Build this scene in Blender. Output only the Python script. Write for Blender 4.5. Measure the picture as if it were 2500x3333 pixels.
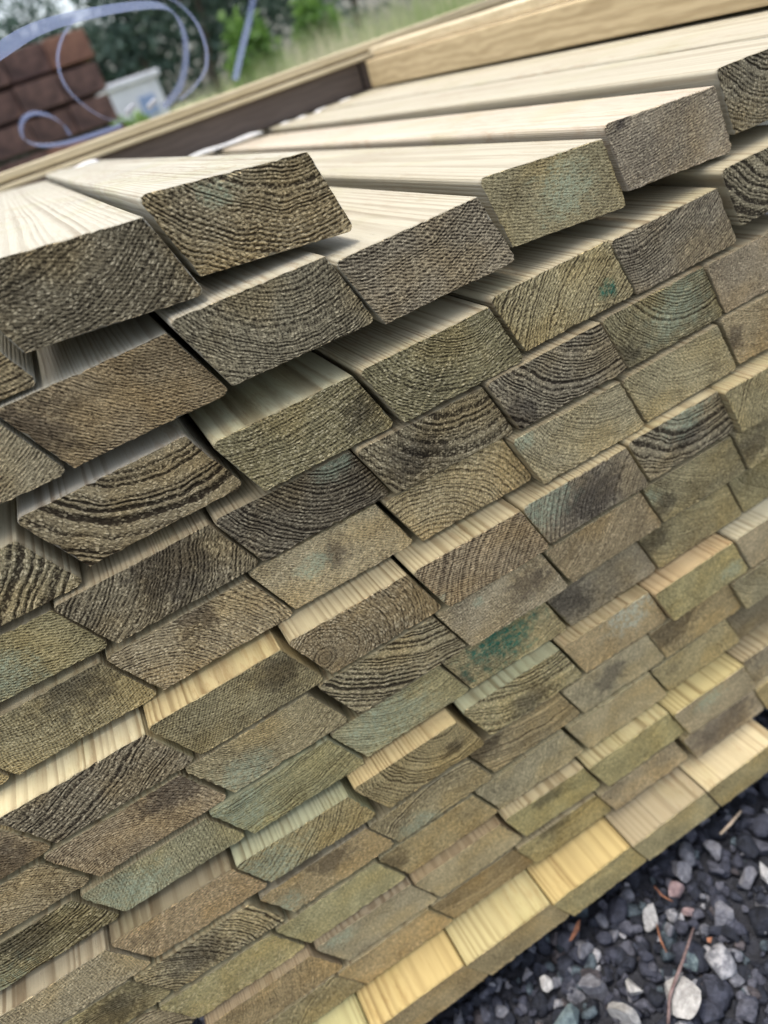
import bpy, math, random
import numpy as np
from mathutils import Vector, Matrix
random.seed(7); np.random.seed(7)
for o in list(bpy.data.objects): bpy.data.objects.remove(o)
SC = bpy.context.scene
COL = SC.collection

# ------------------------------------------------------------------ camera
RX = Vector((0.85365014, -0.43864297, -0.28084476))      # image right
DN = Vector((-0.46505456, -0.39911039, -0.79021209))     # image down
FW = Vector((0.23453291, 0.8051728, -0.54469356))        # view direction
CAM = Vector((-0.20666829, -0.36430992, 0.20983453))
FPX = 2283.83                                            # focal length in photo pixels (2500 wide)
cd = bpy.data.cameras.new('camera')
cam = bpy.data.objects.new('camera', cd); COL.objects.link(cam)
cam.matrix_world = Matrix(((RX.x, -DN.x, -FW.x, CAM.x), (RX.y, -DN.y, -FW.y, CAM.y), (RX.z, -DN.z, -FW.z, CAM.z), (0, 0, 0, 1)))
cd.sensor_fit = 'HORIZONTAL'; cd.sensor_width = 36.0; cd.lens = FPX/2500*36
cd.clip_start = 0.02; cd.clip_end = 400
cd.dof.use_dof = True; cd.dof.focus_distance = 0.430; cd.dof.aperture_fstop = 6.5
SC.camera = cam

# ------------------------------------------------------------------ sky, sun, exposure
SUN_EL = math.radians(80); SUN_AZ = math.radians(-58)    # azimuth from +Y towards +X
W = bpy.data.worlds.new('World'); SC.world = W; W.use_nodes = True
wn = W.node_tree.nodes; wl = W.node_tree.links; wn.clear()
sky = wn.new('ShaderNodeTexSky'); sky.sky_type = 'NISHITA'; sky.sun_disc = False
sky.sun_elevation = SUN_EL; sky.sun_rotation = SUN_AZ; sky.air_density = 1.0; sky.dust_density = 4.0; sky.ozone_density = 0.6
bg = wn.new('ShaderNodeBackground'); bg.inputs['Strength'].default_value = 0.15
wo = wn.new('ShaderNodeOutputWorld'); hs = wn.new('ShaderNodeHueSaturation'); hs.inputs['Saturation'].default_value = 0.6
wl.new(sky.outputs[0], hs.inputs['Color']); wl.new(hs.outputs[0], bg.inputs[0]); wl.new(bg.outputs[0], wo.inputs[0])
sd = bpy.data.lights.new('sun', 'SUN'); sd.energy = 1.2; sd.angle = math.radians(10); sd.color = (1, 0.95, 0.86)
sun = bpy.data.objects.new('sun', sd); COL.objects.link(sun)
sdir = Vector((math.sin(SUN_AZ)*math.cos(SUN_EL), math.cos(SUN_AZ)*math.cos(SUN_EL), math.sin(SUN_EL)))
sun.rotation_euler = sdir.to_track_quat('Z', 'Y').to_euler(); sun.location = (0, 0, 3)
SC.view_settings.view_transform = 'Standard'; SC.view_settings.look = 'None'
SC.view_settings.exposure = 1.28; SC.view_settings.gamma = 1.0
SC.render.engine = 'CYCLES'
SC.render.resolution_x = 768; SC.render.resolution_y = 1024

# ------------------------------------------------------------------ helpers
def link(name, me, mats=(), parent=None, loc=None):
    o = bpy.data.objects.new(name, me); COL.objects.link(o)
    if me is not None:
        for m in mats:
            if m.name not in [k.name for k in me.materials]: me.materials.append(m)
    if parent: o.parent = parent
    if loc is not None: o.location = loc
    return o
def mesh(name, v, f, smooth=False):
    me = bpy.data.meshes.new(name); me.from_pydata([tuple(map(float, p)) for p in v], [], f); me.update()
    if smooth: me.polygons.foreach_set('use_smooth', [True]*len(me.polygons))
    return me
def tag(o, label=None, cat=None, group=None, kind=None):
    if label: o['label'] = label
    if cat: o['category'] = cat
    if group: o['group'] = group
    if kind: o['kind'] = kind
    return o
def boxmesh(name, x0, x1, y0, y1, z0, z1, bev=0.0):
    import bmesh
    bm = bmesh.new(); bmesh.ops.create_cube(bm, size=1.0)
    for v in bm.verts:
        v.co = Vector(((x0+x1)/2+v.co.x*(x1-x0), (y0+y1)/2+v.co.y*(y1-y0), (z0+z1)/2+v.co.z*(z1-z0)))
    if bev: bmesh.ops.bevel(bm, geom=bm.edges[:], offset=bev, segments=2, affect='EDGES', profile=0.6)
    me = bpy.data.meshes.new(name); bm.to_mesh(me); bm.free(); return me

class NT:
    """small node-tree writer"""
    def __init__(s, name):
        s.m = bpy.data.materials.new(name); s.m.use_nodes = True; s.t = s.m.node_tree
        s.t.nodes.clear(); s.out = s.t.nodes.new('ShaderNodeOutputMaterial')
        s.p = s.t.nodes.new('ShaderNodeBsdfPrincipled'); s.t.links.new(s.p.outputs[0], s.out.inputs[0])
    def n(s, typ, **kw):
        o = s.t.nodes.new(typ)
        for k, v in kw.items(): setattr(o, k, v)
        return o
    def put(s, sock, v):
        if isinstance(v, (int, float)): sock.default_value = v
        elif isinstance(v, (tuple, list)): sock.default_value = tuple(v)+((1,) if sock.type == 'RGBA' and len(v) == 3 else ())
        else: s.t.links.new(v, sock)
    def M(s, op, a, b=None, c=None, clamp=False):
        o = s.n('ShaderNodeMath', operation=op); o.use_clamp = clamp
        s.put(o.inputs[0], a)
        if b is not None: s.put(o.inputs[1], b)
        if c is not None: s.put(o.inputs[2], c)
        return o.outputs[0]
    def V(s, op, a, b=None, scale=None):
        o = s.n('ShaderNodeVectorMath', operation=op); s.put(o.inputs[0], a)
        if b is not None: s.put(o.inputs[1], b)
        if scale is not None: s.put(o.inputs['Scale'], scale)
        return o.outputs['Value'] if op in ('LENGTH', 'DOT_PRODUCT', 'DISTANCE') else o.outputs[0]
    def xyz(s, v):
        o = s.n('ShaderNodeSeparateXYZ'); s.put(o.inputs[0], v); return o.outputs
    def comb(s, x, y, z):
        o = s.n('ShaderNodeCombineXYZ')
        for i, a in enumerate((x, y, z)): s.put(o.inputs[i], a)
        return o.outputs[0]
    def noise(s, vec, scale=1.0, detail=2.0, rough=0.5, dim='3D', w=None):
        o = s.n('ShaderNodeTexNoise', noise_dimensions=dim); s.put(o.inputs['Vector'], vec)
        s.put(o.inputs['Scale'], scale); s.put(o.inputs['Detail'], detail); s.put(o.inputs['Roughness'], rough)
        if w is not None: s.put(o.inputs['W'], w)
        return o.outputs[0]
    def vor(s, vec, scale=1.0, feature='F1', out=0, rnd=1.0, dim='3D'):
        o = s.n('ShaderNodeTexVoronoi', feature=feature, voronoi_dimensions=dim); s.put(o.inputs['Vector'], vec); s.put(o.inputs['Scale'], scale)
        s.put(o.inputs['Randomness'], rnd); return o.outputs[out]
    def step(s, v, a, b, lo=0.0, hi=1.0):
        o = s.n('ShaderNodeMapRange', interpolation_type='SMOOTHSTEP')
        for i, k in enumerate((v, a, b, lo, hi)): s.put(o.inputs[i], k)
        return o.outputs[0]
    def mix(s, f, a, b, mode='MIX'):
        o = s.n('ShaderNodeMix', data_type='RGBA', blend_type=mode); s.put(o.inputs[0], f); s.put(o.inputs[6], a); s.put(o.inputs[7], b)
        return o.outputs[2]
    def attr(s, name, typ='OBJECT'):
        return s.n('ShaderNodeAttribute', attribute_type=typ, attribute_name=name).outputs
    def bump(s, h, dist, strength=1.0):
        o = s.n('ShaderNodeBump'); s.put(o.inputs['Height'], h); o.inputs['Distance'].default_value = dist
        o.inputs['Strength'].default_value = strength
        s.t.links.new(o.outputs[0], s.p.inputs['Normal'])
    def set(s, **kw):
        for k, v in kw.items(): s.put(s.p.inputs[k.replace('_', ' ')], v)
        return s.m

def ring_core(t):
    """growth rings of a board in its own coordinates (millimetres); the same solid texture cuts the end and the sides"""
    co = t.n('ShaderNodeTexCoord').outputs['Object']
    mm = t.V('SCALE', co, scale=1000.0)
    x, y, z = t.xyz(mm)
    seed = t.attr('seed')[2]
    rc = t.xyz(t.attr('rings')[1])          # centre x, centre z, spacing
    yd = t.M('MULTIPLY', y, 0.035)
    p = t.comb(x, yd, z)
    ps = t.V('ADD', p, t.comb(seed, t.M('MULTIPLY', seed, 1.7), 0.0))
    w1 = t.noise(ps, 0.035, 2.0); w2 = t.noise(ps, 0.16, 1.0)
    dx = t.M('SUBTRACT', x, rc[0]); dz = t.M('SUBTRACT', z, rc[1])
    dx2 = t.M('ADD', dx, t.M('MULTIPLY', yd, 0.35))
    r = t.V('LENGTH', t.comb(dx2, 0.0, dz))
    th = t.M('ARCTAN2', dz, dx2)
    r = t.M('ADD', r, t.M('MULTIPLY', t.M('SUBTRACT', w1, 0.5), 9.0))
    r = t.M('ADD', r, t.M('MULTIPLY', t.M('SUBTRACT', w2, 0.5), 1.2))
    ph = t.M('DIVIDE', r, rc[2])
    ph = t.M('ADD', ph, t.M('MULTIPLY', t.noise(t.comb(t.M('MULTIPLY', r, 0.07), seed, 0.0), 1.0, 1.0), 4.0))
    fr = t.M('FRACT', ph); fl = t.M('FLOOR', ph)
    wn_ = t.n('ShaderNodeTexWhiteNoise', noise_dimensions='1D'); t.put(wn_.inputs['W'], t.M('ADD', fl, seed)); rnd = wn_.outputs[0]
    up = t.step(fr, 0.30, 0.78); dn = t.step(fr, 0.88, 1.0, 1.0, 0.0)
    late = t.M('MULTIPLY', up, dn)
    late = t.M('MULTIPLY', late, t.step(t.noise(ps, 0.30, 2.0), 0.25, 0.55, 0.45, 1.0))
    late = t.M('MULTIPLY', late, t.M('ADD', 0.45, t.M('MULTIPLY', rnd, 0.75)))
    return dict(mm=mm, x=x, y=y, z=z, seed=seed, ps=ps, r=r, th=th, ph=ph, fr=fr, late=late, rnd=rnd)

def mat_end():
    t = NT('weathered_end_grain'); c = ring_core(t)
    lk = t.xyz(t.attr('look')[1])           # ring contrast, tufts, saw marks
    tone = t.attr('tone')[0]
    # torn fibre tufts, elongated along the rings
    arc = t.M('MULTIPLY', c['th'], t.M('MAXIMUM', t.V('LENGTH', t.comb(t.M('SUBTRACT', t.xyz(t.attr('rings')[1])[0], 48.0), 0.0, t.M('ADD', t.xyz(t.attr('rings')[1])[1], 22.0))), 16.0))
    vv = t.comb(t.M('ADD', c['r'], t.M('MULTIPLY', c['th'], 3.0)), arc, c['seed'])
    tuft = t.step(t.vor(t.V('MULTIPLY', vv, (0.54, 0.32, 1.0)), 1.0, dim='2D'), 0.40, 0.24)
    keep = t.step(t.noise(c['ps'], 0.22, 1.0), 0.40, 0.60, 0.10, 1.0)
    tuft = t.M('MULTIPLY', tuft, keep); tuft = t.M('MULTIPLY', tuft, t.M('SUBTRACT', 1.0, t.M('MULTIPLY', c['late'], 0.7)))
    fine = t.noise(t.comb(t.M('MULTIPLY', c['r'], 1.4), t.M('MULTIPLY', arc, 0.95), c['seed']), 1.0, 3.0, 0.65)
    mid = t.noise(c['ps'], 0.55, 3.0, 0.6)
    # saw marks across the face
    sa = t.M('MULTIPLY', c['seed'], 0.9)
    sp = t.M('ADD', t.M('MULTIPLY', c['x'], t.M('COSINE', sa)), t.M('MULTIPLY', c['z'], t.M('SINE', sa)))
    sw = t.M('SINE', t.M('ADD', t.M('MULTIPLY', sp, 3.3), t.M('MULTIPLY', t.noise(c['ps'], 0.12, 1.0), 9.0)))
    sw = t.M('MULTIPLY', sw, t.M('ADD', 0.22, t.M('MULTIPLY', lk[2], 0.55)))
    lowf = t.noise(c['ps'], 0.03, 2.0)
    f = t.M('SUBTRACT', 0.44, t.M('MULTIPLY', t.M('MULTIPLY', c['late'], 0.62), lk[0]))
    f = t.M('ADD', f, t.M('MULTIPLY', t.M('MULTIPLY', tuft, 0.75), lk[1]))
    f = t.M('ADD', f, t.M('MULTIPLY', t.M('SUBTRACT', fine, 0.5), 1.35))
    f = t.M('ADD', f, t.M('MULTIPLY', t.M('SUBTRACT', mid, 0.5), 1.0))
    f = t.M('ADD', f, t.M('MULTIPLY', sw, 0.30))
    f = t.M('ADD', f, t.M('MULTIPLY', t.M('SUBTRACT', lowf, 0.5), 0.5), clamp=True)
    dark = t.mix(1.0, tone, (0.17, 0.155, 0.155), 'MULTIPLY'); lite = t.mix(1.0, tone, (2.35, 2.3, 2.15), 'MULTIPLY')
    col = t.mix(f, dark, lite)
    col = t.mix(t.M('MULTIPLY', t.M('MULTIPLY', tuft, lk[1]), 0.95, clamp=True), col, t.mix(1.0, t.mix(0.5, tone, (.46,.40,.29)), (2.2, 2.15, 1.95), 'MULTIPLY'))
    # brown / olive drift
    col = t.mix(t.step(t.noise(c['ps'], 0.022, 3.0), 0.42, 0.7, 0.0, 0.5), col, t.mix(1.0, col, (1.12, 0.98, 0.72), 'MULTIPLY'))
    edge = t.M('MULTIPLY', t.M('SUBTRACT', t.noise(c['ps'], 0.11, 4.0, 0.7), 0.5), 3.0)
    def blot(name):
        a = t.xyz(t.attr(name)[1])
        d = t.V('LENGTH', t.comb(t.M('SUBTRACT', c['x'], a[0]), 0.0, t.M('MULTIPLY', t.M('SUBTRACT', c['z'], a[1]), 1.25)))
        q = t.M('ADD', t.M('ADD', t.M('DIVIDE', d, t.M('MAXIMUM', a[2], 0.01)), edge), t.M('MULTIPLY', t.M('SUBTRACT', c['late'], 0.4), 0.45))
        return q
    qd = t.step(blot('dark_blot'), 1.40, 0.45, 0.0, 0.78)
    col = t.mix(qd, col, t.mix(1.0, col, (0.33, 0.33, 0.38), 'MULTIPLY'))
    qg = t.step(blot('green_blot'), 1.45, 0.3, 0.0, t.M('SUBTRACT', 1.0, t.M('MULTIPLY', t.xyz(t.attr('green_tone')[1])[0], 0.52)))
    gs = t.attr('green_tone')
    gm = t.M('MULTIPLY', t.M('MULTIPLY', qg, t.step(t.noise(c['ps'], 0.34, 3.0, 0.7), 0.36, 0.62, 0.25, 1.0)), t.M('ADD', 0.42, t.M('MULTIPLY', f, 1.1)), clamp=True)
    col = t.mix(gm, col, gs[0])
    h = t.M('ADD', t.M('MULTIPLY', t.M('MULTIPLY', c['late'], lk[0]), -0.9), t.M('MULTIPLY', t.M('MULTIPLY', tuft, lk[1]), 0.5))
    h = t.M('ADD', h, t.M('MULTIPLY', fine, 0.55)); h = t.M('ADD', h, t.M('MULTIPLY', mid, 0.7)); h = t.M('ADD', h, t.M('MULTIPLY', sw, 0.15))
    t.bump(h, 0.0024, 1.0)
    return t.set(Base_Color=col, Roughness=0.93, Specular_IOR_Level=0.12)

def mat_side():
    t = NT('planed_board_side'); c = ring_core(t)
    sc = t.attr('side_tone')[0]
    fib = t.noise(t.comb(t.M('MULTIPLY', c['x'], 1.1), t.M('MULTIPLY', c['y'], 0.03), t.M('MULTIPLY', c['z'], 1.1)), 1.0, 3.0, 0.6)
    nick = t.noise(t.comb(t.M('MULTIPLY', c['x'], 0.35), t.M('MULTIPLY', c['y'], 0.07), c['z']), 1.0, 4.0, 0.7)
    col = t.mix(t.M('MULTIPLY', c['late'], t.attr('grain')[2], clamp=True), sc, t.mix(1.0, sc, (0.36, 0.28, 0.20), 'MULTIPLY'))
    col = t.mix(t.step(fib, 0.3, 0.75, 0.0, 0.45), col, t.mix(1.0, col, (0.80, 0.76, 0.68), 'MULTIPLY'))
    blot = t.noise(t.comb(t.M('MULTIPLY', c['x'], 0.02), t.M('MULTIPLY', c['y'], 0.012), c['seed']), 1.0, 3.0)
    col = t.mix(t.step(blot, 0.5, 0.72, 0.0, 0.35), col, t.mix(1.0, col, (0.82, 0.85, 0.62), 'MULTIPLY'))
    # weathered grey-brown rim just behind the sawn end
    e = t.M('ADD', t.M('MULTIPLY', c['y'], 0.10), t.M('MULTIPLY', nick, 1.2))
    col = t.mix(t.step(e, 0.95, 0.45, 0.0, 0.55), col, t.mix(1.0, col, (0.55, 0.50, 0.40), 'MULTIPLY'))
    torn = t.step(t.noise(t.comb(t.M('MULTIPLY', c['x'], 0.30), t.M('MULTIPLY', c['y'], 0.045), c['seed']), 1.0, 5.0, 0.75), 0.50, 0.60)
    torn = t.M('MULTIPLY', torn, t.step(t.noise(t.comb(t.M('MULTIPLY', c['x'], 0.02), t.M('MULTIPLY', c['y'], 0.006), c['seed']), 1.0, 2.0), 0.42, 0.6))
    col = t.mix(t.M('MULTIPLY', torn, 0.40), col, t.mix(1.0, col, (0.66, 0.50, 0.38), 'MULTIPLY'))
    h = t.M('ADD', t.M('MULTIPLY', c['late'], -0.5), t.M('MULTIPLY', fib, 0.5))
    h = t.M('ADD', h, t.M('MULTIPLY', t.step(nick, 0.6, 0.72), -0.8))
    t.bump(h, 0.0005, 0.7)
    return t.set(Base_Color=col, Roughness=0.72, Specular_IOR_Level=0.25)
M_END = mat_end(); M_SIDE = mat_side()

BOARDS = [
(0,'J',-0.3514,0.0360,0.1590,0.0000,0.0908,0.0455),
(0,'B',-0.2560,0.0330,0.1773,-0.0870,0.0982,0.0450),
(0,'A',-0.1561,0.0432,0.1778,-0.0993,0.0968,0.0464),
(1,'I',-0.3688,0.0360,0.1090,0.0000,0.0965,0.0455),
(1,'H',-0.2704,0.0332,0.1112,0.0116,0.0976,0.0461),
(1,'G',-0.1714,0.0245,0.1194,-0.0141,0.0959,0.0467),
(1,'C',-0.0723,0.0241,0.1133,0.0123,0.0998,0.0464),
(1,'D',0.0352,0.0328,0.1219,-0.0777,0.0960,0.0465),
(1,'E',0.1338,0.0350,0.1215,-0.0545,0.0974,0.0458),
(1,'F',0.2334,0.0373,0.1255,-0.0214,0.0964,0.0461),
(1,'Fr',0.3319,0.0373,0.1255,0.0000,0.0965,0.0461),
(1,'Frr',0.4304,0.0373,0.1255,0.0000,0.0965,0.0461),
(1,'Frrr',0.5289,0.0373,0.1255,0.0000,0.0965,0.0461),
(2,'Q2',-0.3925,0.0280,0.0435,0.0094,0.0964,0.0432),
(2,'Q',-0.2925,0.0312,0.0541,0.0143,0.1034,0.0466),
(2,'L',-0.1799,0.0192,0.0493,-0.0035,0.0950,0.0436),
(2,'M',-0.0826,0.0143,0.0515,0.0105,0.0964,0.0457),
(2,'N',0.0173,0.0186,0.0552,0.0151,0.0972,0.0456),
(2,'O',0.1166,0.0191,0.0548,0.0129,0.0970,0.0454),
(2,'P',0.2160,0.0190,0.0665,0.0160,0.0964,0.0455),
(3,'W2',-0.3998,0.0293,-0.0032,-0.0174,0.0964,0.0414),
(3,'W',-0.3025,0.0242,-0.0009,0.0154,0.1013,0.0439),
(3,'V',-0.1992,0.0227,0.0021,-0.0042,0.0977,0.0436),
(3,'R',-0.1012,0.0151,0.0037,-0.0080,0.0985,0.0433),
(3,'S',-0.0023,0.0117,0.0057,0.0167,0.0978,0.0452),
(3,'T',0.0981,0.0151,0.0069,0.0117,0.0959,0.0463),
(3,'U',0.1965,0.0158,0.0070,0.0148,0.0964,0.0449),
(4,'W3l',-0.4946,0.0261,-0.0512,0.0000,0.0965,0.0460),
(4,'W3',-0.3961,0.0261,-0.0512,0.0019,0.0976,0.0460),
(4,'AB',-0.2958,0.0239,-0.0493,0.0121,0.0997,0.0447),
(4,'X',-0.1950,0.0246,-0.0442,-0.0010,0.0981,0.0458),
(4,'Y',-0.0941,0.0180,-0.0422,0.0039,0.0988,0.0453),
(4,'Z',0.0055,0.0084,-0.0416,-0.0002,0.0982,0.0477),
(4,'AA',0.1063,0.0110,-0.0430,0.0299,0.0958,0.0462),
(4,'AC',0.2069,0.0126,-0.0391,-0.0010,0.0964,0.0457),
(5,'CA',-0.4965,0.0060,-0.1017,0.0000,0.0965,0.0455),
(5,'BA',-0.3966,0.0052,-0.1022,-0.0030,0.0989,0.0426),
(5,'BB',-0.2957,0.0041,-0.0981,0.0135,0.0972,0.0444),
(5,'BC',-0.1936,0.0024,-0.0934,-0.0008,0.0942,0.0448),
(5,'BD',-0.0975,-0.0026,-0.0904,-0.0034,0.0927,0.0460),
(5,'BE',-0.0028,0.0005,-0.0918,0.0032,0.0992,0.0449),
(5,'BF',0.0986,0.0025,-0.0901,0.0098,0.0927,0.0456),
(5,'BG',0.1917,-0.0035,-0.0890,0.0010,0.0964,0.0466),
(6,'DA',-0.4915,0.0070,-0.1508,-0.0205,0.0964,0.0399),
(6,'CB',-0.3927,0.0046,-0.1480,-0.0024,0.0980,0.0434),
(6,'CC',-0.2925,0.0042,-0.1457,0.0154,0.0962,0.0450),
(6,'CD',-0.1891,0.0023,-0.1414,0.0055,0.0982,0.0459),
(6,'CE',-0.0899,0.0001,-0.1389,-0.0006,0.0958,0.0480),
(6,'CF',0.0089,0.0010,-0.1411,0.0244,0.0967,0.0455),
(6,'CG',0.1089,0.0027,-0.1391,0.0058,0.0954,0.0449),
(6,'CH',0.2071,0.0024,-0.1373,-0.0017,0.0964,0.0456),
(7,'EA',-0.4944,0.0060,-0.1950,-0.0238,0.0964,0.0412),
(7,'DB',-0.3938,0.0038,-0.1959,-0.0108,0.0959,0.0389),
(7,'DC',-0.2964,0.0023,-0.1922,-0.0004,0.0980,0.0446),
(7,'DD',-0.1970,0.0042,-0.1913,0.0203,0.0982,0.0440),
(7,'DE',-0.0969,0.0036,-0.1875,-0.0141,0.0985,0.0441),
(7,'DF',0.0035,0.0040,-0.1899,0.0215,0.0957,0.0433),
(7,'DG',0.1012,0.0046,-0.1872,0.0167,0.0998,0.0453),
(7,'DH',0.2041,0.0057,-0.1858,0.0096,0.0964,0.0451),
(8,'FA',-0.4954,-0.0085,-0.2408,-0.0146,0.0964,0.0412),
(8,'EB',-0.3969,-0.0073,-0.2411,-0.0250,0.0940,0.0405),
(8,'EC',-0.3006,-0.0096,-0.2408,-0.0349,0.0955,0.0386),
(8,'ED',-0.2006,-0.0113,-0.2378,0.0077,0.0950,0.0442),
(8,'EE',-0.0988,-0.0091,-0.2335,-0.0072,0.0979,0.0458),
(8,'EF',0.0015,-0.0087,-0.2341,-0.0032,0.0934,0.0455),
(8,'EG',0.0962,-0.0134,-0.2355,0.0209,0.0917,0.0452),
(8,'EH',0.1908,-0.0130,-0.2333,0.0068,0.0964,0.0453),
(9,'GA',-0.5005,-0.0081,-0.2841,-0.0233,0.0964,0.0412),
(9,'FB',-0.4027,-0.0095,-0.2850,-0.0262,0.0954,0.0417),
(9,'FC',-0.3012,-0.0099,-0.2876,-0.0086,0.0967,0.0396),
(9,'FD',-0.2041,-0.0103,-0.2879,0.0172,0.0972,0.0411),
(9,'FE',-0.1059,-0.0079,-0.2818,0.0029,0.0963,0.0443),
(9,'FF',-0.0084,-0.0093,-0.2820,0.0078,0.0965,0.0439),
(9,'FH',0.0886,-0.0100,-0.2813,-0.0005,0.0951,0.0444),
(9,'FI',0.1841,-0.0141,-0.2816,0.0162,0.0964,0.0451),
(10,'HA',-0.5030,-0.0087,-0.3296,-0.0107,0.0964,0.0446),
(10,'GB',-0.4049,-0.0106,-0.3300,-0.0362,0.0971,0.0426),
(10,'GC',-0.3059,-0.0113,-0.3317,-0.0041,0.0950,0.0429),
(10,'GD',-0.2094,-0.0106,-0.3316,0.0060,0.0962,0.0438),
(10,'GE',-0.1116,-0.0106,-0.3297,0.0078,0.0964,0.0437),
(10,'GF',-0.0120,-0.0121,-0.3272,-0.0029,0.0966,0.0444),
(10,'GH',0.0869,-0.0100,-0.3289,0.0268,0.0939,0.0442),
(10,'GI',0.1830,-0.0068,-0.3274,0.0020,0.0964,0.0447),
(11,'HC',-0.3888,-0.0185,-0.3759,-0.0130,0.0964,0.0437),
(11,'HD',-0.2884,-0.0174,-0.3749,-0.0272,0.0941,0.0436),
(11,'HE',-0.1934,-0.0197,-0.3763,-0.0044,0.0922,0.0424),
(11,'HF',-0.0977,-0.0209,-0.3732,-0.0473,0.0894,0.0414),
(11,'HG',-0.0080,-0.0267,-0.3734,0.0013,0.0964,0.0450),
(11,'HH',0.0891,-0.0314,-0.3729,-0.0013,0.0903,0.0452),
(11,'HI',0.1809,-0.0277,-0.3734,0.0041,0.0964,0.0445),
(12,'IC',-0.3830,-0.0199,-0.4212,0.0001,0.0961,0.0427),
(12,'ID',-0.2859,-0.0199,-0.4217,-0.0040,0.0951,0.0419),
(12,'IE',-0.1891,-0.0192,-0.4221,-0.0167,0.0923,0.0413),
(12,'IF',-0.0964,-0.0228,-0.4220,-0.0191,0.0933,0.0403),
(12,'IG',-0.0027,-0.0262,-0.4225,0.0021,0.0958,0.0405),
(12,'IH',0.0974,-0.0317,-0.4187,-0.0067,0.0941,0.0437),
(12,'II',0.1919,-0.0333,-0.4187,0.0028,0.0964,0.0442),
(13,'JY',-0.3764,-0.0483,-0.4656,-0.0026,0.0932,0.0449),
(13,'JZ',-0.2828,-0.0551,-0.4653,-0.0091,0.0951,0.0455),
(13,'JA',-0.1870,-0.0573,-0.4652,-0.0053,0.0937,0.0443),
(13,'JB',-0.0926,-0.0594,-0.4666,0.0034,0.0927,0.0438),
(13,'JC',0.0009,-0.0608,-0.4662,-0.0079,0.0937,0.0441),
(13,'JD',0.0950,-0.0617,-0.4652,-0.0003,0.0964,0.0447),
]
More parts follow.
